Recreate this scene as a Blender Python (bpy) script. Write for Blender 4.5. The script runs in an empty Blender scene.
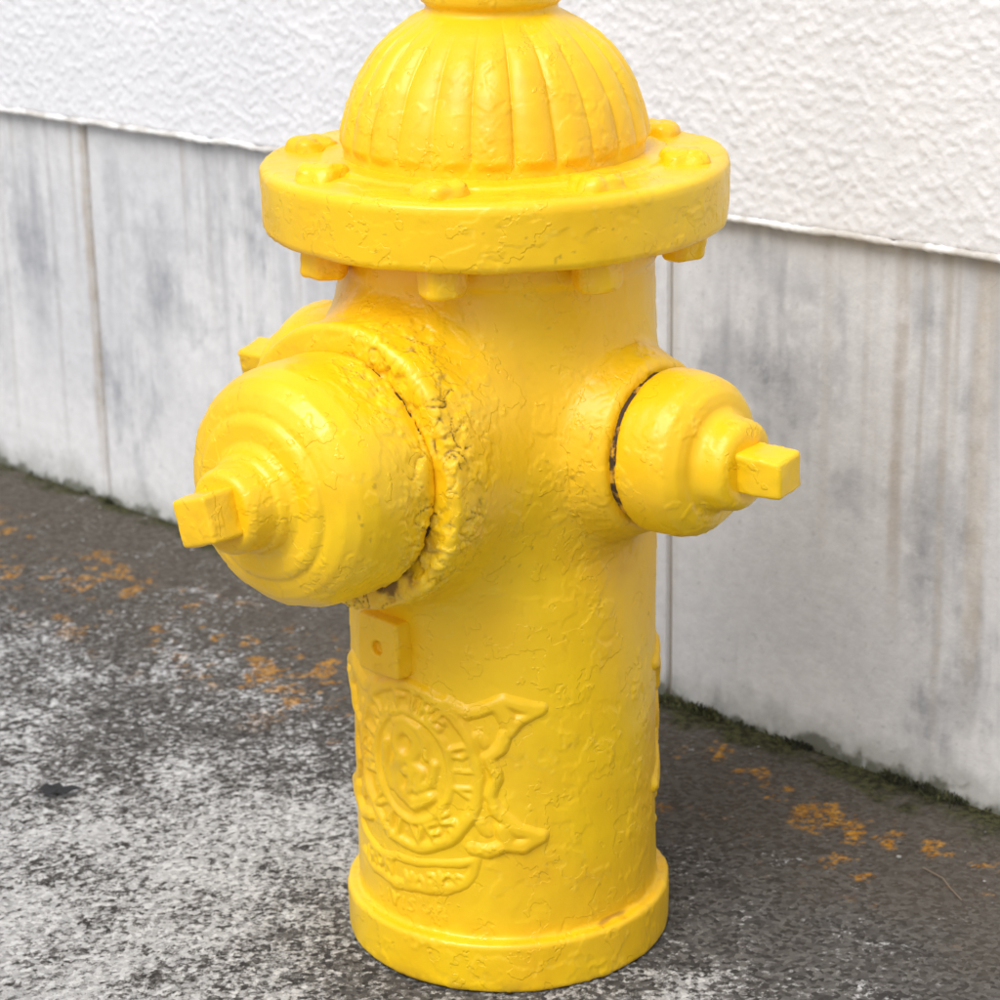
import bpy, bmesh, math, random, time
import numpy as np
from mathutils import Vector, Matrix, noise as mn
random.seed(4); rng=np.random.RandomState(4)
scene=bpy.context.scene
rad=math.radians
T0=time.time()

# ------------------------------------------------------------ vectorised gradient noise
PERM=rng.permutation(256); PERM=np.concatenate([PERM,PERM])
GR=rng.normal(size=(256,3)); GR/=np.linalg.norm(GR,axis=1)[:,None]; GR=GR.astype(np.float32)
def perlin(P):
    P=np.asarray(P,np.float32)
    I=np.floor(P).astype(np.int64); Fv=P-I; I&=255
    U=Fv*Fv*Fv*(Fv*(Fv*6-15)+10)
    out=0
    for dx in(0,1):
        a=PERM[(I[:,0]+dx)&255]; wx=U[:,0] if dx else 1-U[:,0]
        for dy in(0,1):
            b=PERM[(a+I[:,1]+dy)&255]; wy=U[:,1] if dy else 1-U[:,1]
            for dz in(0,1):
                c=PERM[(b+I[:,2]+dz)&255]; g=GR[c]; wz=U[:,2] if dz else 1-U[:,2]
                out=out+wx*wy*wz*(g[:,0]*(Fv[:,0]-dx)+g[:,1]*(Fv[:,1]-dy)+g[:,2]*(Fv[:,2]-dz))
    return out*1.6
def fbm(P,f,o=3,r=.5,off=0.):
    P=np.asarray(P); s=0;a=1;n=0
    for i in range(o):
        s=s+a*perlin(P*f+off+i*17.3+.37); n+=a; a*=r; f*=2.03
    return s/n
def sstep(x,a,b):
    t=np.clip((x-a)/(b-a),0,1); return t*t*(3-2*t)

# ------------------------------------------------------------ node helper
class NT:
    def __init__(s,mat):
        s.t=mat.node_tree; s.n=s.t.nodes; s.l=s.t.links
    def put(s,node,key,v):
        sock=node.inputs[key]
        if isinstance(v,bpy.types.NodeSocket): s.l.new(v,sock)
        else:
            if isinstance(v,(tuple,list)) and sock.type=='RGBA' and len(v)==3: v=(*v,1)
            sock.default_value=v
    def m(s,op,a,b=None,c=None,clamp=False):
        n=s.n.new('ShaderNodeMath'); n.operation=op; n.use_clamp=clamp
        s.put(n,0,a)
        if b is not None: s.put(n,1,b)
        if c is not None: s.put(n,2,c)
        return n.outputs[0]
    def ss(s,x,a,b,lo=0.0,hi=1.0):
        n=s.n.new('ShaderNodeMapRange'); n.interpolation_type='SMOOTHSTEP'
        s.put(n,0,x); s.put(n,1,a); s.put(n,2,b); s.put(n,3,lo); s.put(n,4,hi); return n.outputs[0]
    def noise(s,co,scale,detail=2,rough=.55):
        n=s.n.new('ShaderNodeTexNoise'); s.put(n,'Vector',co); s.put(n,'Scale',scale)
        s.put(n,'Detail',detail); s.put(n,'Roughness',rough); return n.outputs[0]
    def vor(s,co,scale):
        n=s.n.new('ShaderNodeTexVoronoi'); s.put(n,'Vector',co); s.put(n,'Scale',scale); return n.outputs
    def mix(s,f,a,b):
        n=s.n.new('ShaderNodeMix'); n.data_type='RGBA'; n.clamp_factor=True
        s.put(n,0,f); s.put(n,6,a); s.put(n,7,b); return n.outputs[2]
    def sep(s,v):
        n=s.n.new('ShaderNodeSeparateXYZ'); s.put(n,0,v); return n.outputs
    def obj(s): return s.n.new('ShaderNodeTexCoord').outputs['Object']
    def attr(s,name):
        n=s.n.new('ShaderNodeAttribute'); n.attribute_name=name; return n
    def bump(s,h,dist,strength=1.0,normal=None):
        n=s.n.new('ShaderNodeBump'); s.put(n,'Height',h); s.put(n,'Distance',dist); s.put(n,'Strength',strength)
        if normal is not None: s.put(n,'Normal',normal)
        return n.outputs[0]
def newmat(name):
    m=bpy.data.materials.new(name); m.use_nodes=True
    return m,NT(m),m.node_tree.nodes['Principled BSDF']
def setattr_col(me,name,arr):
    a=me.color_attributes.new(name,'FLOAT_COLOR','POINT'); full=np.ones((len(me.vertices),4),np.float32); full[:,:arr.shape[1]]=arr
    a.data.foreach_set('color',full.ravel())

ZN=.349
PH=[-40,50,-130]
DIRS=[(math.sin(rad(p)),-math.cos(rad(p)),0) for p in PH]
PERPL=np.array((math.cos(rad(40)),-math.sin(rad(40)),0))

# ------------------------------------------------------------ paint
def make_paint():
    m,t,b=newmat('yellow_paint')
    co=t.obj(); g=t.sep(t.attr('wear').outputs['Vector'])
    big=t.noise(co,9,2); fine=t.noise(co,150,3,.6)
    col=t.mix(t.ss(big,.35,.68),(.93,.595,.007),(.89,.52,.005))
    col=t.mix(g[1],col,(.66,.31,.006))      # thin / older coat, and orange bounce light painted into creases
    col=t.mix(g[0],col,(.11,.05,.014))      # rust and dirt in open cracks
    col=t.mix(g[2],col,(.94,.70,.09))     # lifted chalky edges
    t.put(b,'Base Color',col)
    t.put(b,'Roughness',t.m('ADD',t.ss(big,.3,.7,.27,.42),t.m('MULTIPLY',g[0],.4)))
    fl=t.noise(co,15,5,.6)
    h=t.m('ADD',t.ss(fl,.56,.568),t.ss(fl,.40,.408)); h=t.m('ADD',h,t.m('MULTIPLY',fine,.9))
    t.put(b,'Normal',t.bump(h,.0005,.65))
    return m
paint=make_paint()
def make_rust():
    m,t,b=newmat('painted_rusty_gap')
    co=t.obj(); n=t.noise(co,60,4,.6)
    t.put(b,'Base Color',t.mix(t.ss(n,.50,.60),(.05,.026,.011),(.62,.33,.01))); t.put(b,'Roughness',.8)
    return m
rust=make_rust()

def paintify(o,amp=1.0,seed=0.0):
    """thick hand-brushed paint: sags, flake edges and cracks pushed into the mesh, wear stored per vertex"""
    me=o.data; n=len(me.vertices)
    P=np.empty(n*3); me.vertices.foreach_get('co',P); P=P.reshape(-1,3)
    N=np.empty(n*3); me.vertex_normals.foreach_get('vector',N); N=N.reshape(-1,3)
    Q=P+seed
    lL=P@np.array(DIRS[0]); sL=P@PERPL; zz=P[:,2]-ZN
    rL=np.hypot(sL,zz)
    near=sstep(lL,.095,.128)*sstep(lL,.185,.152)*sstep(rL,.050,.062)*sstep(rL,.105,.092)
    side=np.clip(sstep(sL,-.02,.05)+sstep(zz,.02,-.05)*.8+.25*fbm(Q,20,2,off=77),0,1)
    near=near*side
    # second, milder belt of old flaking on the shoulder above the pumper nozzle and near the right collar
    sh=sstep(np.abs(P[:,2]-.425),.035,.0)*sstep(P[:,0],-.11,-.07)*sstep(P[:,0],.02,-.02)
    lR=P@np.array(DIRS[1]); zr=np.abs(np.hypot(P@np.array((math.cos(rad(50)),math.sin(rad(50)),0)),zz))
    rc=sstep(lR,.085,.10)*sstep(lR,.14,.12)*sstep(zr,.035,.045)*sstep(zr,.08,.06)
    mild=np.clip(sh*.8+rc*.7,0,1)
    sag=.00075*fbm(Q,22,2)+.00035*fbm(Q*np.array((1,1,.35)),70,2,off=3)
    n1=fbm(Q,15,5,.6,off=5); n2=fbm(Q,24,5,.62,off=11)
    lay=.00034*sstep(n1,.12,.14)+.00036*sstep(n2,.20,.215)+.00022*sstep(n1,-.22,-.205)
    n3=fbm(Q,38,5,.62,off=21)
    nearlay=near*(.0010*sstep(n3,-.02,.015)+.0011*sstep(n2,-.1,-.07)+.0012*fbm(Q,70,3))+mild*.0006*sstep(n3,-.02,.01)
    W=Q+.006*np.stack([perlin(Q*60+1),perlin(Q*60+9),perlin(Q*60+17)],1)
    c1=np.abs(perlin(W*48)); c2=np.abs(perlin(W*62+31))
    crack=np.maximum(sstep(c1,.05,.0),sstep(c2,.045,.0))
    patch=sstep(fbm(Q,11,3,off=40),.16,.34)
    cg=sstep(fbm(Q,40,2,off=8),-.15,.15)
    ck=crack*np.clip(near+patch*.15+mild*.5,0,1)*cg
    d=sag+lay+nearlay-.0009*ck*amp
    P2=P+N*(d*amp)[:,None]
    me.vertices.foreach_set('co',P2.ravel())
    dirt=ck*near*sstep(fbm(Q,26,3,off=50),-.1,.15)
    # open, rusty stretch of the seam low on the right of the pumper cap
    ang=np.arctan2(zz,sL)
    low=sstep(np.abs(ang+.95),.75,.25)*sstep(np.abs(lL-.1435),.009,.002)*sstep(rL,.060,.066)*sstep(rL,.084,.078)*sstep(fbm(Q,45,3,off=55),-.15,.1)
    rr=np.hypot(P[:,0],P[:,1])
    seam=sstep(np.abs(P[:,2]-.0345-.0035*fbm(Q,45,4)),.0018,.0003)*sstep(fbm(Q,22,4,off=70),.0,.2)*(rr<.1042)*(rr>.09)
    speck=sstep(fbm(Q,190,2,off=90),.50,.60)*sstep(fbm(Q,8,2,off=91),.0,.3)
    foot=sstep(P[:,2],.012,.0)*sstep(fbm(Q,50,4,off=60),-.1,.3)*(rr>.1)
    dirt=np.clip(dirt*1.0+low*.8+seam*.35+speck*.40+foot*.35,0,1)
    thin_bounce=np.clip(sstep(fbm(Q,12,5,.6,off=80),.05,.5)*.35+ck*.5+seam*.7+low*.5+patch*crack*.10,0,1)  # worn coat patches; crack and seam orange also paints in the shade's bounce light
    e=sstep(np.abs(n1-.130),.012,.0)*.3+near*sstep(np.abs(n3),.05,.0)*.5
    setattr_col(me,'wear',np.stack([dirt,thin_bounce,np.clip(e,0,1)],1))
    me.update()

# ------------------------------------------------------------ mesh helpers
def mkobj(name,verts,faces,mat,parent=None,smooth=True,recalc=True):
    me=bpy.data.meshes.new(name)
    me.from_pydata(np.asarray(verts,float).tolist() if isinstance(verts,np.ndarray) else [tuple(v) for v in verts],[],faces if isinstance(faces,list) else faces.tolist()); me.update()
    if recalc:
        bm=bmesh.new(); bm.from_mesh(me); bmesh.ops.recalc_face_normals(bm,faces=bm.faces[:]); bm.to_mesh(me); bm.free()
    if smooth: me.polygons.foreach_set('use_smooth',[True]*len(me.polygons))
    o=bpy.data.objects.new(name,me); scene.collection.objects.link(o); me.materials.append(mat)
    if parent: o.parent=parent
    return o
def roughen(o,amp,freq):
    me=o.data; n=len(me.vertices)
    P=np.empty(n*3); me.vertices.foreach_get('co',P); P=P.reshape(-1,3)
    N=np.empty(n*3); me.vertex_normals.foreach_get('vector',N); N=N.reshape(-1,3)
    me.vertices.foreach_set('co',(P+N*(amp*fbm(P,freq,2))[:,None]).ravel()); me.update()
def resample(prof,step=.004,it=2):
    out=[np.array(prof[0],float)]
    for a,b in zip(prof[:-1],prof[1:]):
        a=np.array(a,float); b=np.array(b,float); k=max(1,int(round(np.linalg.norm(b-a)/step)))
        for i in range(1,k+1): out.append(a+(b-a)*i/k)
    for _ in range(it):
        o2=[out[0]]
        for a,b in zip(out[:-1],out[1:]): o2+= [a*.75+b*.25,a*.25+b*.75]
        o2.append(out[-1]); out=o2
    return np.array(out)
def lathe(name,prof,axis,origin=(0,0,0),n=128,mat=None,parent=None,step=.004,it=2,amp=1.0,radfn=None,rough=None,seed=0.):
    mat=mat or paint
    a=np.array(axis,float); a/=np.linalg.norm(a)
    bv=np.array((0,0,1.)) if abs(a[2])<.9 else np.array((1.,0,0))
    c=np.cross(a,bv); c/=np.linalg.norm(c); bv=np.cross(c,a)
    Pf=resample(prof,step,it); m=len(Pf)
    th=np.arange(n)*2*np.pi/n
    L=np.repeat(Pf[:,0],n); R=np.maximum(np.repeat(Pf[:,1],n),1e-4); TH=np.tile(th,m)
    if radfn: R=np.maximum(R+radfn(TH,L,R),1e-4)
    V=np.array(origin,float)+L[:,None]*a+R[:,None]*(np.cos(TH)[:,None]*bv+np.sin(TH)[:,None]*c)
    idx=np.arange(m*n).reshape(m,n); nx=np.roll(idx,-1,1)
    Fq=np.stack([idx[:-1],nx[:-1],nx[1:],idx[1:]],-1).reshape(-1,4).tolist()
    Fq.append(list(range(n))); Fq.append(list(range((m-1)*n,m*n)))
    o=mkobj(name,V,Fq,mat,parent)
    if rough: roughen(o,*rough)
    if mat is paint: paintify(o,amp,seed)
    return o

hyd=bpy.data.objects.new('fire_hydrant',None); scene.collection.objects.link(hyd)

# ------------------------------------------------------------ cast body as blended implicit surface
def rcyl(P,axis,org,l0,l1,r,rr=.004):
    a=np.array(axis,float); Q=P-np.array(org,float)
    l=Q@a; radial=np.sqrt(np.maximum((Q*Q).sum(1)-l*l,0))
    q0=np.abs(l-(l0+l1)/2)-(l1-l0)/2+rr; q1=radial-r+rr
    return np.minimum(np.maximum(q0,q1),0)+np.hypot(np.maximum(q0,0),np.maximum(q1,0))-rr
def smin(a,b,k):
    h=np.maximum(k-np.abs(a-b),0)/k
    return np.minimum(a,b)-h*h*k*.25
ORG=(0,0,ZN); RB=.0972
def F(P):
    d=rcyl(P,(0,0,1),(0,0,0),.005,.474,RB,.002)
    d=smin(d,rcyl(P,(0,0,1),(0,0,0),.452,.474,.1000,.003),.006)
    d=smin(d,rcyl(P,DIRS[0],ORG,0,.1415,.0862,.004),.034)
    for i in(1,2): d=smin(d,rcyl(P,DIRS[i],ORG,0,.110,.0465,.005),.036)
    for i in(1,2): d=smin(d,rcyl(P,DIRS[i],ORG,.100,.121,.0520,.004),.014)
    d=smin(d,rcyl(P,(0,0,1),(0,0,0),0,.033,.1055,.003),.004)
    return d
def cyl_bm(bm,axis,org,l0,l1,r):
    a=Vector(axis); q=a.to_track_quat('Z','Y').to_matrix().to_4x4()
    M=Matrix.Translation(Vector(org)+a*(l0+l1)/2)@q
    bmesh.ops.create_cone(bm,cap_ends=True,segments=64,radius1=r,radius2=r,depth=l1-l0,matrix=M)
bm=bmesh.new()
cyl_bm(bm,(0,0,1),(0,0,0),0,.474,RB+.001)
cyl_bm(bm,(0,0,1),(0,0,0),-.0005,.033,.1055)
cyl_bm(bm,DIRS[0],ORG,0,.1415,.0868)
for i in(1,2):
    cyl_bm(bm,DIRS[i],ORG,0,.110,.050); cyl_bm(bm,DIRS[i],ORG,.100,.121,.0520)
me=bpy.data.meshes.new('tmp'); bm.to_mesh(me); bm.free()
tmp=bpy.data.objects.new('tmp',me); scene.collection.objects.link(tmp)
md=tmp.modifiers.new('r','REMESH'); md.mode='VOXEL'; md.voxel_size=.0013
dg=bpy.context.evaluated_depsgraph_get(); ev=tmp.evaluated_get(dg)
bme=bpy.data.meshes.new_from_object(ev)
bpy.data.objects.remove(tmp)
nv=len(bme.vertices); P=np.empty(nv*3); bme.vertices.foreach_get('co',P); P=P.reshape(-1,3)
for it in range(5):
    e=5e-4; f=F(P); G=np.stack([(F(P+np.eye(3)[k]*e)-f)/e for k in range(3)],1)
    g2=np.maximum((G**2).sum(1),.2); P-= (np.clip(f,-.006,.006)/g2)[:,None]*G
bme.vertices.foreach_set('co',P.ravel()); bme.update()
bme.polygons.foreach_set('use_smooth',[True]*len(bme.polygons))
bme.materials.clear(); bme.materials.append(paint)
body=bpy.data.objects.new('barrel',bme); scene.collection.objects.link(body); body.parent=hyd
paintify(body)
print('BODY verts',nv,time.time()-T0)

# ------------------------------------------------------------ flange, bonnet, top
Z=(0,0,1)
lathe('bonnet_flange',[(.4705,.085),(.4705,.134),(.4715,.1390),(.4745,.1408),(.5055,.1420),(.5092,.1410),(.5108,.137),(.5112,.1065),(.5135,.1045),(.5145,.09),(.5145,.07)],Z,n=640,parent=hyd,step=.003,it=2,rough=(.0010,20))
NF=24
def flute(th,z,r):
    t_in=sstep(z,.600,.578); t_out=sstep(z,.518,.525)
    c=np.abs(np.cos(NF/2*th+.25*np.sin(th*3+1)))
    lob=np.sqrt(c)
    wob=.85+.25*np.sin(th*5+2)
    return (.0050*(lob-.6)+.0018)*t_in*t_out*wob
lathe('bonnet',[(.512,.0910),(.520,.0907),(.530,.0893),(.540,.0868),(.550,.0833),(.560,.0788),(.570,.0728),(.578,.0667),(.585,.0600),(.591,.0525),(.5955,.0450),(.598,.0405),(.600,.0392),(.603,.0395),(.605,.0425),(.609,.0433),(.618,.0433),(.622,.041),(.624,.032),(.626,.026),(.640,.024),(.642,.0)],Z,n=600,parent=hyd,step=.0035,it=2,radfn=flute,rough=(.0009,28))
def prism(name,n,r0,r1,l0,l1,axis,org,rot,parent,bev=.002,amp=.0012):
    a=Vector(axis); q=a.to_track_quat('Z','Y').to_matrix().to_4x4()
    bm=bmesh.new()
    bmesh.ops.create_cone(bm,cap_ends=True,segments=n,radius1=r0,radius2=r1,depth=l1-l0,matrix=Matrix.Translation(Vector(org)+a*(l0+l1)/2)@q@Matrix.Rotation(rot,4,'Z'))
    bmesh.ops.bevel(bm,geom=bm.edges[:]+bm.verts[:],offset=bev,segments=3,profile=.5,affect='EDGES')
    me=bpy.data.meshes.new(name); bm.to_mesh(me); bm.free()
    o=bpy.data.objects.new(name,me); scene.collection.objects.link(o)
    md=o.modifiers.new('r','REMESH'); md.mode='VOXEL'; md.voxel_size=.0009
    sm=o.modifiers.new('s','SMOOTH'); sm.iterations=3
    dg=bpy.context.evaluated_depsgraph_get(); nm=bpy.data.meshes.new_from_object(o.evaluated_get(dg)); o.modifiers.clear(); o.data=nm
    nm.polygons.foreach_set('use_smooth',[True]*len(nm.polygons)); nm.materials.clear(); nm.materials.append(paint); o.parent=parent
    roughen(o,amp,60); paintify(o)
    return o
prism('operating_nut',5,.021,.017,.640,.675,Z,(0,0,0),.3,hyd)
for k in range(8):
    th=rad(-15.5+45*k); px,py=.1165*math.sin(th),-.1165*math.cos(th)
    prism('flange_nut_%d'%k,6,.0145,.0155,.4525,.4720,Z,(px,py,0),th+random.uniform(-.4,.4),hyd,bev=.003,amp=.0022)
    s_=random.uniform(0,6)
    lathe('flange_bolt_%d'%k,[(.508,.0155),(.512,.0148),(.5160,.0135),(.5185,.0095),(.5192,0)],Z,(px,py,0),n=60,parent=hyd,step=.003,it=2,rough=(.0028,70),
      radfn=lambda t,l,r,s=s_:.0018*np.cos(4*t+s)*(r>.005))

# ------------------------------------------------------------ nozzle caps
capL=[(.1435,.0),(.1435,.066),(.1460,.0705),(.152,.0715),(.178,.0712),(.189,.0700),(.199,.0662),(.206,.0600),(.2095,.0530),(.2102,.0490),(.2128,.0472),(.2145,.0440),(.2150,.0335),(.218,.0300),(.223,.0285),(.2250,.0262),(.230,.0258),(.239,.0246),(.2425,.0220),(.2435,.0)]
lathe('pumper_cap',capL,DIRS[0],ORG,n=400,parent=hyd,step=.0035,rough=(.0010,28))
capS=[(.1250,.0),(.1250,.043),(.1265,.0475),(.130,.0490),(.138,.0492),(.150,.0488),(.159,.0462),(.165,.0405),(.1672,.0355),(.168,.0315),(.171,.0288),(.174,.0278),(.182,.0268),(.186,.0250),(.188,.0210),(.189,.0)]
lathe('hose_cap_1',capS,DIRS[1],ORG,n=300,parent=hyd,step=.0035,rough=(.0009,35))
lathe('hose_cap_2',capS,DIRS[2],ORG,n=200,parent=hyd,step=.0035,rough=(.0009,35))
lathe('pumper_thread',[(.12,.0),(.12,.0695),(.152,.0695),(.152,0)],DIRS[0],ORG,n=96,mat=rust,parent=hyd,rough=(.004,60))
for i in(1,2): lathe('hose_thread_%d'%i,[(.10,.0),(.10,.0462),(.132,.0462),(.132,0)],DIRS[i],ORG,n=96,mat=rust,parent=hyd,rough=(.003,60))
prism('pumper_nut',4,.0205,.0190,.230,.2645,DIRS[0],ORG,rad(62),hyd)
prism('hose_nut_1',4,.0180,.0160,.180,.217,DIRS[1],ORG,rad(52),hyd)
prism('hose_nut_2',4,.0180,.0160,.180,.217,DIRS[2],ORG,rad(30),hyd)

# ------------------------------------------------------------ cast lug under pumper
lug_th=rad(-46); ld=Vector((math.sin(lug_th),-math.cos(lug_th),0))
bm=bmesh.new()
bmesh.ops.create_cube(bm,size=1)
bmesh.ops.scale(bm,vec=(.036,.020,.037),verts=bm.verts)
bmesh.ops.bevel(bm,geom=bm.edges[:],offset=.002,segments=2,profile=.5,affect='EDGES')
me=bpy.data.meshes.new('chain_lug'); bm.to_mesh(me); bm.free()
lug=bpy.data.objects.new('chain_lug',me); scene.collection.objects.link(lug)
me.transform(Matrix.Translation(Vector((0,0,.2235))+ld*.0980)@Matrix.Rotation(lug_th,4,'Z'))
bm=bmesh.new(); cyl_bm(bm,tuple(ld),(0,0,.2225),.1035,.12,.0048)
cm=bpy.data.meshes.new('cut'); bm.to_mesh(cm); bm.free(); cut=bpy.data.objects.new('cut',cm); scene.collection.objects.link(cut)
bo=lug.modifiers.new('b','BOOLEAN'); bo.operation='DIFFERENCE'; bo.object=cut
r_=lug.modifiers.new('r','REMESH'); r_.mode='VOXEL'; r_.voxel_size=.0008; lug.modifiers.new('s','SMOOTH').iterations=5
dg=bpy.context.evaluated_depsgraph_get(); nm=bpy.data.meshes.new_from_object(lug.evaluated_get(dg))
lug.modifiers.clear(); lug.data=nm; nm.materials.clear(); nm.materials.append(paint); nm.polygons.foreach_set('use_smooth',[True]*len(nm.polygons)); bpy.data.objects.remove(cut); lug.parent=hyd
roughen(lug,.001,60); paintify(lug)

# ------------------------------------------------------------ raised casting emblem
strokes=[]
def ell(a,b,n=40,t0=0,t1=2*math.pi,c=(0,0)): return [(c[0]+a*math.cos(t0+(t1-t0)*i/n),c[1]+b*math.sin(t0+(t1-t0)*i/n)) for i in range(n+1)]
H=.0045
strokes.append((ell(.047,.055),.0028,H)); strokes.append((ell(.030,.037),.0020,H*.8))
font={'F':[[(0,0),(0,1),(.6,1)],[(0,.55),(.5,.55)]],'I':[[(.3,0),(.3,1)]],'R':[[(0,0),(0,1),(.5,1),(.6,.75),(.5,.5),(0,.5)],[(.25,.5),(.6,0)]],
'E':[[(.6,0),(0,0),(0,1),(.6,1)],[(0,.5),(.5,.5)]],'V':[[(0,1),(.3,0),(.6,1)]],'A':[[(0,0),(.3,1),(.6,0)],[(.15,.4),(.45,.4)]],'L':[[(0,1),(0,0),(.6,0)]],
'N':[[(0,0),(0,1),(.6,0),(.6,1)]],'D':[[(0,0),(0,1),(.4,.9),(.6,.5),(.4,.1),(0,0)]],'O':[[(.3,0),(0,.3),(0,.7),(.3,1),(.6,.7),(.6,.3),(.3,0)]],'T':[[(.3,0),(.3,1)],[(0,1),(.6,1)]],
'W':[[(0,1),(.15,0),(.3,.7),(.45,0),(.6,1)]],'K':[[(0,0),(0,1)],[(.6,1),(0,.45),(.6,0)]],'S':[[(.6,.9),(.2,1),(0,.75),(.6,.3),(.4,0),(0,.1)]],'M':[[(0,0),(0,1),(.3,.4),(.6,1),(.6,0)]]}
def text_arc(s,a,b,t0,t1,size,c=(0,0),inward=False):
    for i,ch in enumerate(s):
        if ch==' ': continue
        t=t0+(t1-t0)*(i+.5)/len(s); cx,cy=c[0]+a*math.cos(t),c[1]+b*math.sin(t)
        ang=t-math.pi/2 if not inward else t+math.pi/2
        for pl in font[ch]:
            strokes.append(([(cx+((x-.3)*math.cos(ang)-(y-.5)*math.sin(ang))*size,cy+((x-.3)*math.sin(ang)+(y-.5)*math.cos(ang))*size) for x,y in pl],.0014,H*.9))
text_arc('METAL FIRE DIV',.0385,.0465,rad(200),rad(-20),.0116)
text_arc('VALVES',.0385,.0465,rad(215),rad(325),.0116,inward=True)
for pl,w in [(ell(.008,.010,14,c=(-.002,.016)),.003),([(-.004,.006),(-.012,-.004),(-.010,-.018),(.004,-.024),(.014,-.018)],.0036),
             ([(.000,.004),(.010,-.002),(.006,-.014),(.016,-.008),(.019,.004)],.0026),([(-.018,.012),(-.020,-.004),(-.016,-.018)],.0026),
             ([(-.010,.028),(-.002,.031),(.008,.027),(.012,.018),(.014,.008)],.0022),([(-.004,-.004),(.004,.0),(.0,-.016)],.0026)]:
    strokes.append((pl,w,H*1.0))
for sgn in(1,-1):
    S=lambda L:[(sgn*u*.925,v-(.006 if v>0 else 0)) for u,v in L]
    strokes.append((S([(.030,.054),(.044,.048),(.056,.052),(.070,.057),(.080,.054),(.092,.050)]),.0032,H))
    strokes.append((S([(.092,.050),(.078,.044),(.070,.036),(.066,.026),(.058,.020),(.062,.012),(.063,.0),(.059,-.012),(.063,-.022),(.072,-.030),(.078,-.036),(.092,-.041)]),.0026,H))
    strokes.append((S([(.092,-.041),(.080,-.046),(.068,-.045),(.058,-.050),(.046,-.048)]),.0032,H))
    strokes.append((S([(.066,.052),(.072,.044)]),.0035,H)); strokes.append((S([(.068,-.034),(.070,-.043)]),.0035,H))
    strokes.append((S([(.052,.034),(.056,.030)]),.003,H*.7)); strokes.append((S([(.052,-.030),(.056,-.036)]),.003,H*.7))
strokes.append(([(-.060,-.056),(-.052,-.064),(-.030,-.069),(0,-.066),(.022,-.062),(.036,-.060),(.044,-.056)],.0022,H*.7))
strokes.append(([(-.056,-.078),(-.040,-.084),(-.016,-.085),(.006,-.083),(.024,-.080),(.036,-.074),(.042,-.066),(.044,-.056)],.0026,H*.7))
for i,ch in enumerate('IRON WORKS'):
    if ch==' ':continue
    bx=-.050+i*.0088; by=-.081+.003*math.sin(i*.9)
    for pl in font[ch]: strokes.append(([(bx+x*.009,by+y*.0095) for x,y in pl],.0013,H*.7))
for i,ch in enumerate('DIVISION'):
    bx=-.034+i*.0075; by=-.101
    for pl in font.get(ch,[]): strokes.append(([(bx+x*.008,by+y*.008) for x,y in pl],.0012,H*.45))
th0=rad(-38); zc=.144
U=np.arange(-.098,.0981,.0007); W=np.arange(-.108,.0621,.0007)
UU0,WW0=np.meshgrid(U,W)
PP=np.stack([UU0.ravel(),WW0.ravel(),np.zeros(UU0.size)],1)
UU=UU0+.0018*fbm(PP,60,2).reshape(UU0.shape); WW=WW0+.0018*fbm(PP+5,60,2).reshape(UU0.shape)
Hh=np.zeros_like(UU)
for pts,w,h in strokes:
    dmin=np.full(UU.shape,1.)
    for (x0,y0),(x1,y1) in zip(pts[:-1],pts[1:]):
        dx,dy=x1-x0,y1-y0; L=dx*dx+dy*dy+1e-12
        tt=np.clip(((UU-x0)*dx+(WW-y0)*dy)/L,0,1)
        dmin=np.minimum(dmin,np.hypot(UU-x0-tt*dx,WW-y0-tt*dy))
    q=np.clip(1.3-dmin/(w*1.7),0,1); q=q*q*(3-2*q)
    Hh=np.maximum(Hh,h*q)
ins=np.clip((1-np.hypot(UU/.047,WW/.055))*12,0,1); Hh=np.maximum(Hh,ins*.0011)
fill=.85+.5*fbm(PP+9,40,2).reshape(UU0.shape)
Hh=Hh*np.clip(fill,.45,1.1)
ker=np.exp(-np.linspace(-3,3,7)**2/3.2); ker/=ker.sum()
Hh=np.apply_along_axis(lambda r:np.convolve(r,ker,'same'),0,Hh); Hh=np.apply_along_axis(lambda r:np.convolve(r,ker,'same'),1,Hh)
rr=RB-.0010+Hh
TH=th0+UU0/RB
V=np.stack([rr*np.sin(TH),-rr*np.cos(TH),zc+WW0],-1).reshape(-1,3); nr,nc=UU.shape
idx=np.arange(nr*nc).reshape(nr,nc)
Fc=np.stack([idx[:-1,:-1],idx[:-1,1:],idx[1:,1:],idx[1:,:-1]],-1).reshape(-1,4)
em=mkobj('emblem',V,Fc,paint,hyd,recalc=False); paintify(em)
em2=bpy.data.objects.new('emblem_2',em.data); scene.collection.objects.link(em2); em2.parent=hyd; em2.rotation_euler=(0,0,rad(165))
print('hydrant',time.time()-T0)

# ------------------------------------------------------------ wall
A=Vector((-.520,1.027,0)); WR=rad(-45.5)
wall=bpy.data.objects.new('concrete_wall',None); scene.collection.objects.link(wall); wall.location=A; wall.rotation_euler=(0,0,WR)
def ledge(s): return .373+.0257*s
m_,t,b=newmat('weathered_concrete'); conc=m_
co=t.obj(); a_=t.attr('stain').outputs['Color']; fine=t.noise(co,75,4,.7)
col=t.mix(t.ss(fine,.30,.70,0,.18),a_,(.30,.30,.31))
t.put(b,'Base Color',col); t.put(b,'Roughness',.85); t.put(b,'Specular IOR Level',.25); t.put(b,'Normal',t.bump(fine,.0012,.6))
m_,t,b=newmat('white_stucco'); stucco=m_
co=t.obj(); n_=t.noise(co,6,3); f_=t.noise(co,260,2)
t.put(b,'Base Color',t.mix(t.ss(n_,.35,.65),(.81,.81,.83),(.76,.765,.79))); t.put(b,'Roughness',.7); t.put(b,'Specular IOR Level',.3); t.put(b,'Normal',t.bump(f_,.0007,.6))

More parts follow.
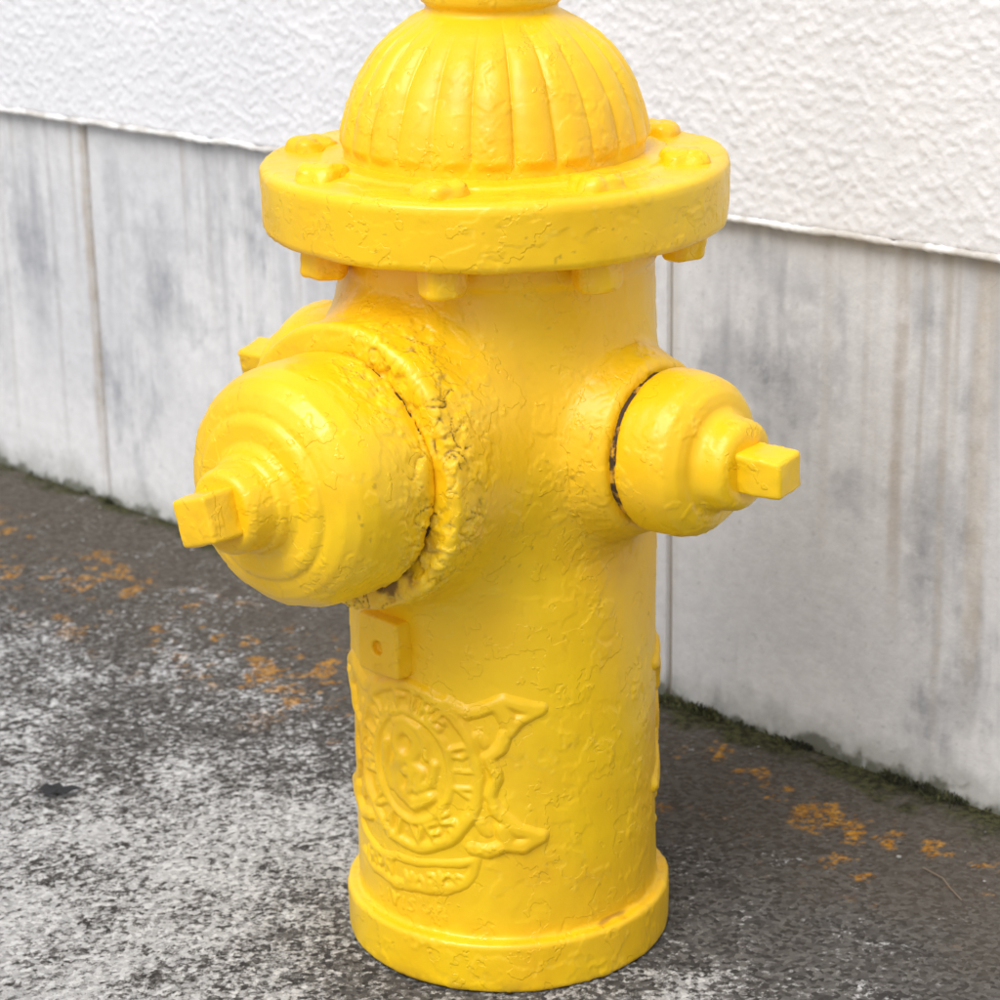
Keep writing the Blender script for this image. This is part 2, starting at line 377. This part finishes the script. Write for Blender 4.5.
def lerp(c,k,d): k=np.clip(k,0,1)[:,None]; return c*(1-k)+np.array(d)*k
def concrete_color(x,z):
    Q=np.stack([x,np.zeros_like(x),z],1); o=np.zeros_like(x)
    hz=ledge(x)-z
    st1=fbm(np.stack([x*26,o,z*2.4],1),1,4,.6); st2=fbm(np.stack([x*75,o+3,z*1.6],1),1,3,.6)
    st3=fbm(np.stack([x*45,o+8,z*6],1),1,4,.65)
    fine=fbm(Q,55,5,.7); med=fbm(Q,22,5,.65,off=4)
    c=np.tile(np.array((.68,.685,.705)),(len(x),1))
    c=lerp(c,sstep(fbm(Q,4,3,off=30),-.25,.35)*.9,(.79,.79,.795))
    c=lerp(c,sstep(hz,.34,.02)*sstep(st1,-.08,.38)*.72,(.41,.42,.455))
    c=lerp(c,sstep(hz,.25,.0)*sstep(st2,.05,.40)*.55,(.42,.39,.35))
    c=lerp(c,sstep(hz,.05,.0)*(.35+.4*st1),(.50,.49,.48))
    bl=fbm(Q*np.array((1,1,.55)),9.5,5,.66,off=12)
    c=lerp(c,sstep(bl*.8+st3*.35,.10,.42)*(.38+.40*sstep(fine,-.2,.3)),(.31,.325,.36))
    for (cx,cz,sx,sz,k) in [(.09,.27,.04,.08,.65),(.30,.235,.05,.06,.7),(1.02,.285,.06,.06,.85),(1.17,.20,.022,.07,.85),(1.10,.215,.02,.02,.6),(1.04,.36,.05,.02,.4),(.02,.16,.03,.08,.35),(1.3,.30,.03,.05,.45),(.38,.30,.03,.06,.5),(.23,.33,.02,.05,.35)]:
        d=np.hypot((x-cx)/sx,(z-cz)/sz)+1.3*med+1.2*fine+.9*st3
        c=lerp(c,sstep(d,1.45,.0)*k*(.5+.6*sstep(fine,-.25,.25)),(.27,.285,.32))
    def run(c,cx,w,k,cc,z0=.0):
        d=np.abs(x-cx-.003*fbm(np.stack([o,o+cx*9,z*9],1),1,2))
        return lerp(c,sstep(d,w,w*.2)*sstep(z,z0-.02,z0+.12)*k*(.75+.9*fine+.5*st3),cc)
    for a in [(.184,.010,.8,(.46,.40,.33)),(.935,.006,.45,(.55,.52,.47)),(-.545,.007,.6,(.42,.37,.31)),(1.145,.009,.8,(.45,.40,.35),.1),(1.185,.006,.6,(.46,.42,.37)),(1.215,.013,.65,(.52,.46,.38),.05),
              (.125,.006,.5,(.42,.41,.41)),(1.255,.007,.55,(.46,.42,.36),.05),(.04,.006,.4,(.45,.43,.41)),(1.08,.008,.4,(.48,.46,.44),.12),(1.32,.006,.5,(.46,.42,.36),.0),(1.115,.005,.5,(.46,.44,.42),.2),(1.165,.004,.5,(.46,.44,.42),.15)]: c=run(c,*a)
    n22=fbm(Q,20,5,.65,off=70)
    c=lerp(c,sstep(z-.035*n22,.036,.004)*.5,(.30,.31,.28))
    c=lerp(c,sstep(z-.024*n22-.010*fine,.010,.001)*.85,(.09,.095,.055))
    pit=sstep(fbm(Q,170,2,off=60),.45,.6); c=lerp(c,pit*.35,(.35,.35,.35))
    return c
def box(name,x0,x1,y0,y1,zf0,zf1,mat,bev=.002):
    V=[(x0,y0,zf0(x0)),(x0,y1,zf0(x0)),(x0,y1,zf1(x0)),(x0,y0,zf1(x0)),(x1,y0,zf0(x1)),(x1,y1,zf0(x1)),(x1,y1,zf1(x1)),(x1,y0,zf1(x1))]
    Fa=[(0,1,5,4),(1,2,6,5),(2,3,7,6),(3,0,4,7),(0,1,2,3),(7,6,5,4)]
    o=mkobj(name,V,Fa,mat,wall,smooth=False)
    if bev:
        mdb=o.modifiers.new('bev','BEVEL'); mdb.width=bev; mdb.segments=2
    return o
def slab_face(name,x0,x1,res,mat,y=0.):
    xs=np.linspace(x0,x1,max(2,int((x1-x0)/res))); nz=max(2,int(.43/res)); 
    k=np.linspace(0,1,nz)
    X,K=np.meshgrid(xs,k); Zz=-.04+(ledge(X)-.0005+.04)*K
    ed=np.minimum(np.minimum(X-x0,x1-X),.003); Y=y+.003-np.sqrt(np.maximum(0,.003**2-(.003-ed)**2))
    Y[:,0]=.03; Y[:,-1]=.03
    Q=np.stack([X.ravel(),np.zeros(X.size),Zz.ravel()],1)
    Y=Y-(.0006*fbm(Q,9,2)+.00025*fbm(Q,60,2)).reshape(X.shape)
    V=np.stack([X.ravel(),Y.ravel(),Zz.ravel()],1); nr,nc=X.shape; idx=np.arange(nr*nc).reshape(nr,nc)
    Fc=np.stack([idx[:-1,:-1],idx[:-1,1:],idx[1:,1:],idx[1:,:-1]],-1).reshape(-1,4)
    o=mkobj(name,V,Fc,mat,wall,recalc=False)
    setattr_col(o.data,'stain',concrete_color(Q[:,0],Q[:,2])); return o
js=[.19+.739*k for k in range(-6,6)]
for k,(a,b_) in enumerate(zip(js[:-1],js[1:])):
    slab_face('lower_panel_%d'%k,a+.0012,b_-.0012,.0017 if -.6<a<1.3 else .008,conc)
bk,tt_,bb_=newmat('joint_mortar'); tt_.put(bb_,'Base Color',(.34,.31,.27)); tt_.put(bb_,'Roughness',.95)
box('wall_core',js[0],js[-1],.004,.13,lambda x:-.05,lambda x:ledge(x)-.004,bk,0)
xs=np.unique(np.concatenate([np.linspace(js[0],-.45,40),np.arange(-.45,1.55,.0017),np.linspace(1.55,js[-1],40)]))
ks=np.concatenate([np.arange(0,.33,.0017),np.linspace(.33,1.72,30)])
X,K=np.meshgrid(xs,ks); Zz=ledge(X)+.003+K; Zz[-1,:]=2.1
Q=np.stack([X.ravel(),np.zeros(X.size),Zz.ravel()],1)
dsp=.0005*fbm(Q,60,3,.6)+.0010*sstep(fbm(Q,155,3,.55,off=7),-.15,.35)+.0008*fbm(Q,8,2)
Y=-.007-dsp.reshape(X.shape)
Y=Y+.002*sstep(K,.0035,0.0)
V=np.stack([X.ravel(),Y.ravel(),Zz.ravel()],1)
nr,nc=X.shape
V=np.concatenate([V,np.stack([xs,np.full(nc,.13),ledge(xs)+.003],1)]); idx=np.arange(nr*nc).reshape(nr,nc)
Fc=np.stack([idx[:-1,:-1],idx[:-1,1:],idx[1:,1:],idx[1:,:-1]],-1).reshape(-1,4)
u=np.arange(nr*nc,nr*nc+nc); F2=np.stack([u[:-1],u[1:],idx[0,1:],idx[0,:-1]],-1)
mkobj('upper_wall',V,np.concatenate([Fc,F2]),stucco,wall,recalc=False)
box('wall_back',js[0],js[-1],.131,.16,lambda x:-.05,lambda x:2.1,stucco,0)
box('coping',js[0]-.01,js[-1]+.01,-.03,.19,lambda x:2.101,lambda x:2.16,stucco,.004)
V=[];Fa=[];bx=np.arange(-.8,2.2,.0025); nk=8
for i,x in enumerate(bx):
    r=.0028+.0014*mn.noise(Vector((x*60,0,0)))+.0010*mn.noise(Vector((x*200,5,0)))
    zc_=ledge(x)+.0022+.0014*mn.noise(Vector((x*25,9,0)))
    for k in range(nk):
        a=2*math.pi*k/nk; V.append((x,-.0075+r*math.cos(a),zc_+r*math.sin(a)))
for i in range(len(bx)-1):
    for k in range(nk): Fa.append((i*nk+k,i*nk+(k+1)%nk,(i+1)*nk+(k+1)%nk,(i+1)*nk+k))
bd,tb,bb=newmat('bead_paint'); c=tb.obj(); tb.put(bb,'Base Color',tb.mix(tb.ss(tb.noise(c,40,3),.35,.65),(.86,.86,.86),(.55,.52,.48))); tb.put(bb,'Roughness',.6)
mkobj('paint_bead',V,Fa,bd,wall)
print('wall',time.time()-T0)

# ------------------------------------------------------------ pavement
m_,t,b=newmat('old_concrete_ground'); gmat=m_
co=t.obj(); at=t.attr('zones'); av=t.sep(at.outputs['Vector'])
fine=t.noise(co,170,5,.80); mid=t.noise(co,45,3,.65); vo=t.vor(co,300); cell=t.sep(vo['Color'])
w=t.m('ADD',t.m('MULTIPLY',t.m('SUBTRACT',fine,.5),4.6),t.m('MULTIPLY',t.m('SUBTRACT',mid,.5),1.2))
w=t.m('ADD',w,t.m('MULTIPLY',t.m('SUBTRACT',cell[0],.5),.60))
w=t.m('ADD',w,t.m('MULTIPLY',t.m('SUBTRACT',av[0],.5),2.0))
pale=t.ss(w,-.25,.60)
darkc=t.mix(cell[0],(.048,.045,.043),(.165,.157,.148))
darkc=t.mix(t.m('MULTIPLY',av[2],.5),darkc,(.125,.103,.078))
palec=t.mix(cell[1],(.36,.36,.36),(.66,.66,.655))
col=t.mix(pale,darkc,palec)
lich=t.m('MULTIPLY',av[1],t.ss(fine,.42,.55,.0,1))
col=t.mix(lich,col,t.mix(cell[0],(.36,.15,.02),(.60,.31,.05)))
ms=t.m('SUBTRACT',1.0,at.outputs['Alpha'])
col=t.mix(ms,col,t.mix(t.ss(fine,.40,.60),(.032,.031,.020),(.095,.095,.045)))
t.put(b,'Base Color',col); t.put(b,'Roughness',1.0); t.put(b,'Specular IOR Level',.03)
t.put(b,'Normal',t.bump(fine,.0032,.8))
NWx,NWy=-math.sin(rad(45.5)),-math.cos(rad(45.5))
gx=np.unique(np.concatenate([np.arange(-.8,.8,.0026),np.geomspace(.8,150,30),-np.geomspace(.8,150,30)]))
gy=np.unique(np.concatenate([np.arange(-.35,1.2,.0026),np.geomspace(1.2,150,26),-np.geomspace(.35,150,26)]))
X,Y=np.meshgrid(gx,gy); x=X.ravel(); y=Y.ravel(); o0=np.zeros_like(x)
Q=np.stack([x,y,o0],1)
d=(x-A.x)*NWx+(y-A.y)*NWy; s=(x-A.x)*math.cos(rad(45.5))-(y-A.y)*math.sin(rad(45.5))
big=fbm(Q,5,4,.55); md_=fbm(Q,18,5,.62,off=3); md2=fbm(Q,40,4,.6,off=33)
zone=.5+(-.40+.55*sstep(d+.08*big,.07,.40))-.20*sstep(s,.86,1.14)*sstep(d,.75,.3)+.34*big+.42*md_+.16*md2
ln=fbm(Q,48,5,.62,off=44)+.40*fbm(Q,8,3,off=45)
bandl=np.where(s>.8,sstep(d,.05,.085)*sstep(d,.20,.12),sstep(d,.07,.12)*sstep(d,.29,.18))
lc=sstep(ln,.17,.27)*bandl*np.where(s>.8,1.0,.75)
for (lx,ly,lr,lk) in [(.165,.262,.010,1),(.222,.150,.014,.8),(.243,.118,.010,1),(.268,.100,.008,1),(.300,.085,.008,.9),(.185,.215,.009,.8),(.205,.19,.006,.8),(.235,.16,.007,.9),(-.20,.44,.012,.8),(-.145,.44,.011,.8),(-.30,.545,.009,.7),(-.385,.66,.011,.7),(-.17,.375,.009,.8),(.10,.30,.010,.6)]:
    q=np.hypot(x-lx,(y-ly)*.7)/lr+1.8*md2+1.8*fbm(Q,90,3,off=13)
    lc=np.maximum(lc,sstep(q,1.1,.6)*lk)
brown=sstep(d+.08*md_,.30,.08)
dm=d+.05*md_+.02*md2-.008*np.where(s>.85,1,-.2)
moss=sstep(dm,.028,.002)
zmesh=(.0016*fbm(Q,9,2)+.0007*md2+.0006*fbm(Q,120,2,off=2))*(np.hypot(x,y)<2)-.0012
V=np.stack([x,y,zmesh],1); nr,nc=X.shape; idx=np.arange(nr*nc).reshape(nr,nc)
Fc=np.stack([idx[:-1,:-1],idx[:-1,1:],idx[1:,1:],idx[1:,:-1]],-1).reshape(-1,4)
g=mkobj('pavement',V,Fc,gmat,recalc=False)
arr=np.stack([np.clip(zone,-.1,1.1),np.clip(lc,0,1),brown,1-moss],1); setattr_col(g.data,'zones',arr)
print('ground',time.time()-T0)

# ------------------------------------------------------------ moss strip with tiny tufts
mm,t,b=newmat('moss'); c=t.obj()
t.put(b,'Base Color',t.mix(t.ss(t.noise(c,40,3),.35,.65),(.036,.036,.020),(.11,.115,.048))); t.put(b,'Roughness',.95)
V=[];Fa=[]
ud=Vector((math.cos(WR),math.sin(WR),0)); nd=Vector((NWx,NWy,0))
for i in range(16000):
    s=random.uniform(-.6,1.9)
    dens=mn.noise(Vector((s*14,0,7)))+.7*mn.noise(Vector((s*50,2,7)))+ (.10 if s>.85 else -.30)
    if random.random()>max(.02,.14+1.1*dens): continue
    d_=abs(random.gauss(0,.0055)); p=A+ud*s+nd*(d_+.0005)
    hgt=random.uniform(.0015,.0050)*max(.4,1-d_*30)*(1+1.2*max(0,dens))
    a=random.uniform(0,6.28); w_=random.uniform(.0006,.0016); tx=Vector((math.cos(a),math.sin(a),0))
    lean=Vector((random.uniform(-.6,.6),random.uniform(-.6,.6),0))*hgt+nd*hgt*.3
    k=len(V); V+=[p-tx*w_,p+tx*w_,p+tx*w_*.7+lean*.6+Vector((0,0,hgt*.7)),p+lean+Vector((0,0,hgt)),p-tx*w_*.7+lean*.5+Vector((0,0,hgt*.6))]
    Fa.append((k,k+1,k+2,k+3,k+4))
mkobj('moss',V,Fa,mm,smooth=False)
gm,t,b=newmat('grit'); c=t.obj(); t.put(b,'Base Color',t.mix(t.ss(t.noise(c,60,1),.35,.65),(.07,.065,.06),(.36,.35,.33))); t.put(b,'Roughness',.95)
bm=bmesh.new()
for i in range(900):
    x=random.uniform(-.75,.75); y=random.uniform(-.45,1.1)
    p=Vector((x,y,0)); dd=(p-A).dot(nd)
    if dd<.01 or math.hypot(x,y)<.112: continue
    if dd>.12 and random.random()<.5: continue
    r=random.choice([.0006,.0008,.001,.0012,.0018])
    M=Matrix.Translation((x,y,r*.2))@Matrix.Rotation(random.uniform(0,6.3),4,'Z')@Matrix.Diagonal((r*random.uniform(.8,1.5),r,r*.7,1))
    bmesh.ops.create_icosphere(bm,subdivisions=1,radius=1,matrix=M)
me=bpy.data.meshes.new('grit'); bm.to_mesh(me); bm.free(); me.materials.append(gm)
scene.collection.objects.link(bpy.data.objects.new('gravel',me))
lm,t,b=newmat('dead_leaf'); t.put(b,'Base Color',(.014,.014,.016)); t.put(b,'Roughness',.8)
out=[(-.016,.0),(-.012,.006),(-.009,.002),(-.003,.008),(.002,.003),(.008,.005),(.017,.002),(.010,-.001),(.007,-.005),(.0,-.003),(-.006,-.008),(-.010,-.003)]
V=[(0,0,.004)]+[(x_,y_*1.6,.0025+.002*abs(mn.noise(Vector((x_*300,y_*300,1))))) for x_,y_ in out]
Fa=[(0,i+1,(i+1)%len(out)+1) for i in range(len(out))]
lf=mkobj('fallen_leaf',V,Fa,lm,smooth=False); lf.location=(-.331,.203,.0015); lf.rotation_euler=(0,0,-.1)
cu=bpy.data.curves.new('twig','CURVE'); cu.dimensions='3D'; sp=cu.splines.new('POLY'); pts=[(.285,.055,.001),(.295,.035,.003),(.298,.022,.002),(.303,.006,.001)]
sp.points.add(len(pts)-1)
for q,p in zip(sp.points,pts): q.co=(*p,1)
cu.bevel_depth=.0005; tw=bpy.data.objects.new('twig',cu); scene.collection.objects.link(tw)
tm,t,b=newmat('twig_bark'); t.put(b,'Base Color',(.2,.15,.1)); cu.materials.append(tm)

# ------------------------------------------------------------ light
w=bpy.data.worlds.new('World'); scene.world=w; w.use_nodes=True
nt=w.node_tree; bg=nt.nodes['Background']; sky=nt.nodes.new('ShaderNodeTexSky'); sky.sky_type='NISHITA'; sky.sun_disc=False
EL,AZ=rad(55),rad(215)
sky.sun_elevation=EL; sky.sun_rotation=AZ; sky.dust_density=4; sky.air_density=1.0
hs=nt.nodes.new('ShaderNodeHueSaturation'); hs.inputs['Saturation'].default_value=.30; hs.inputs['Value'].default_value=1.08
nt.links.new(sky.outputs[0],hs.inputs['Color']); nt.links.new(hs.outputs[0],bg.inputs[0]); bg.inputs[1].default_value=.15
ld_=bpy.data.lights.new('sun','SUN'); ld_.energy=1.4; ld_.angle=rad(35); ld_.color=(1,.985,.96)
so=bpy.data.objects.new('sun',ld_); scene.collection.objects.link(so)
sd=Vector((math.sin(AZ)*math.cos(EL),math.cos(AZ)*math.cos(EL),math.sin(EL)))
so.rotation_euler=sd.to_track_quat('Z','Y').to_euler(); so.location=sd*5

# ------------------------------------------------------------ camera
cd=bpy.data.cameras.new('camera'); cam=bpy.data.objects.new('camera',cd); scene.collection.objects.link(cam); scene.camera=cam
cd.sensor_width=36; cd.lens=93.6; cd.clip_end=500; cd.clip_start=.05
cam.matrix_world=Matrix.Translation((-.0006,-1.556,.812))@Matrix.Rotation(rad(90-18.5),4,'X')@Matrix.Rotation(rad(-1.1),4,'Z')
cd.dof.use_dof=True; cd.dof.focus_distance=1.50; cd.dof.aperture_fstop=16
scene.view_settings.view_transform='Standard'; scene.view_settings.look='None'; scene.view_settings.exposure=0
print('done',time.time()-T0)
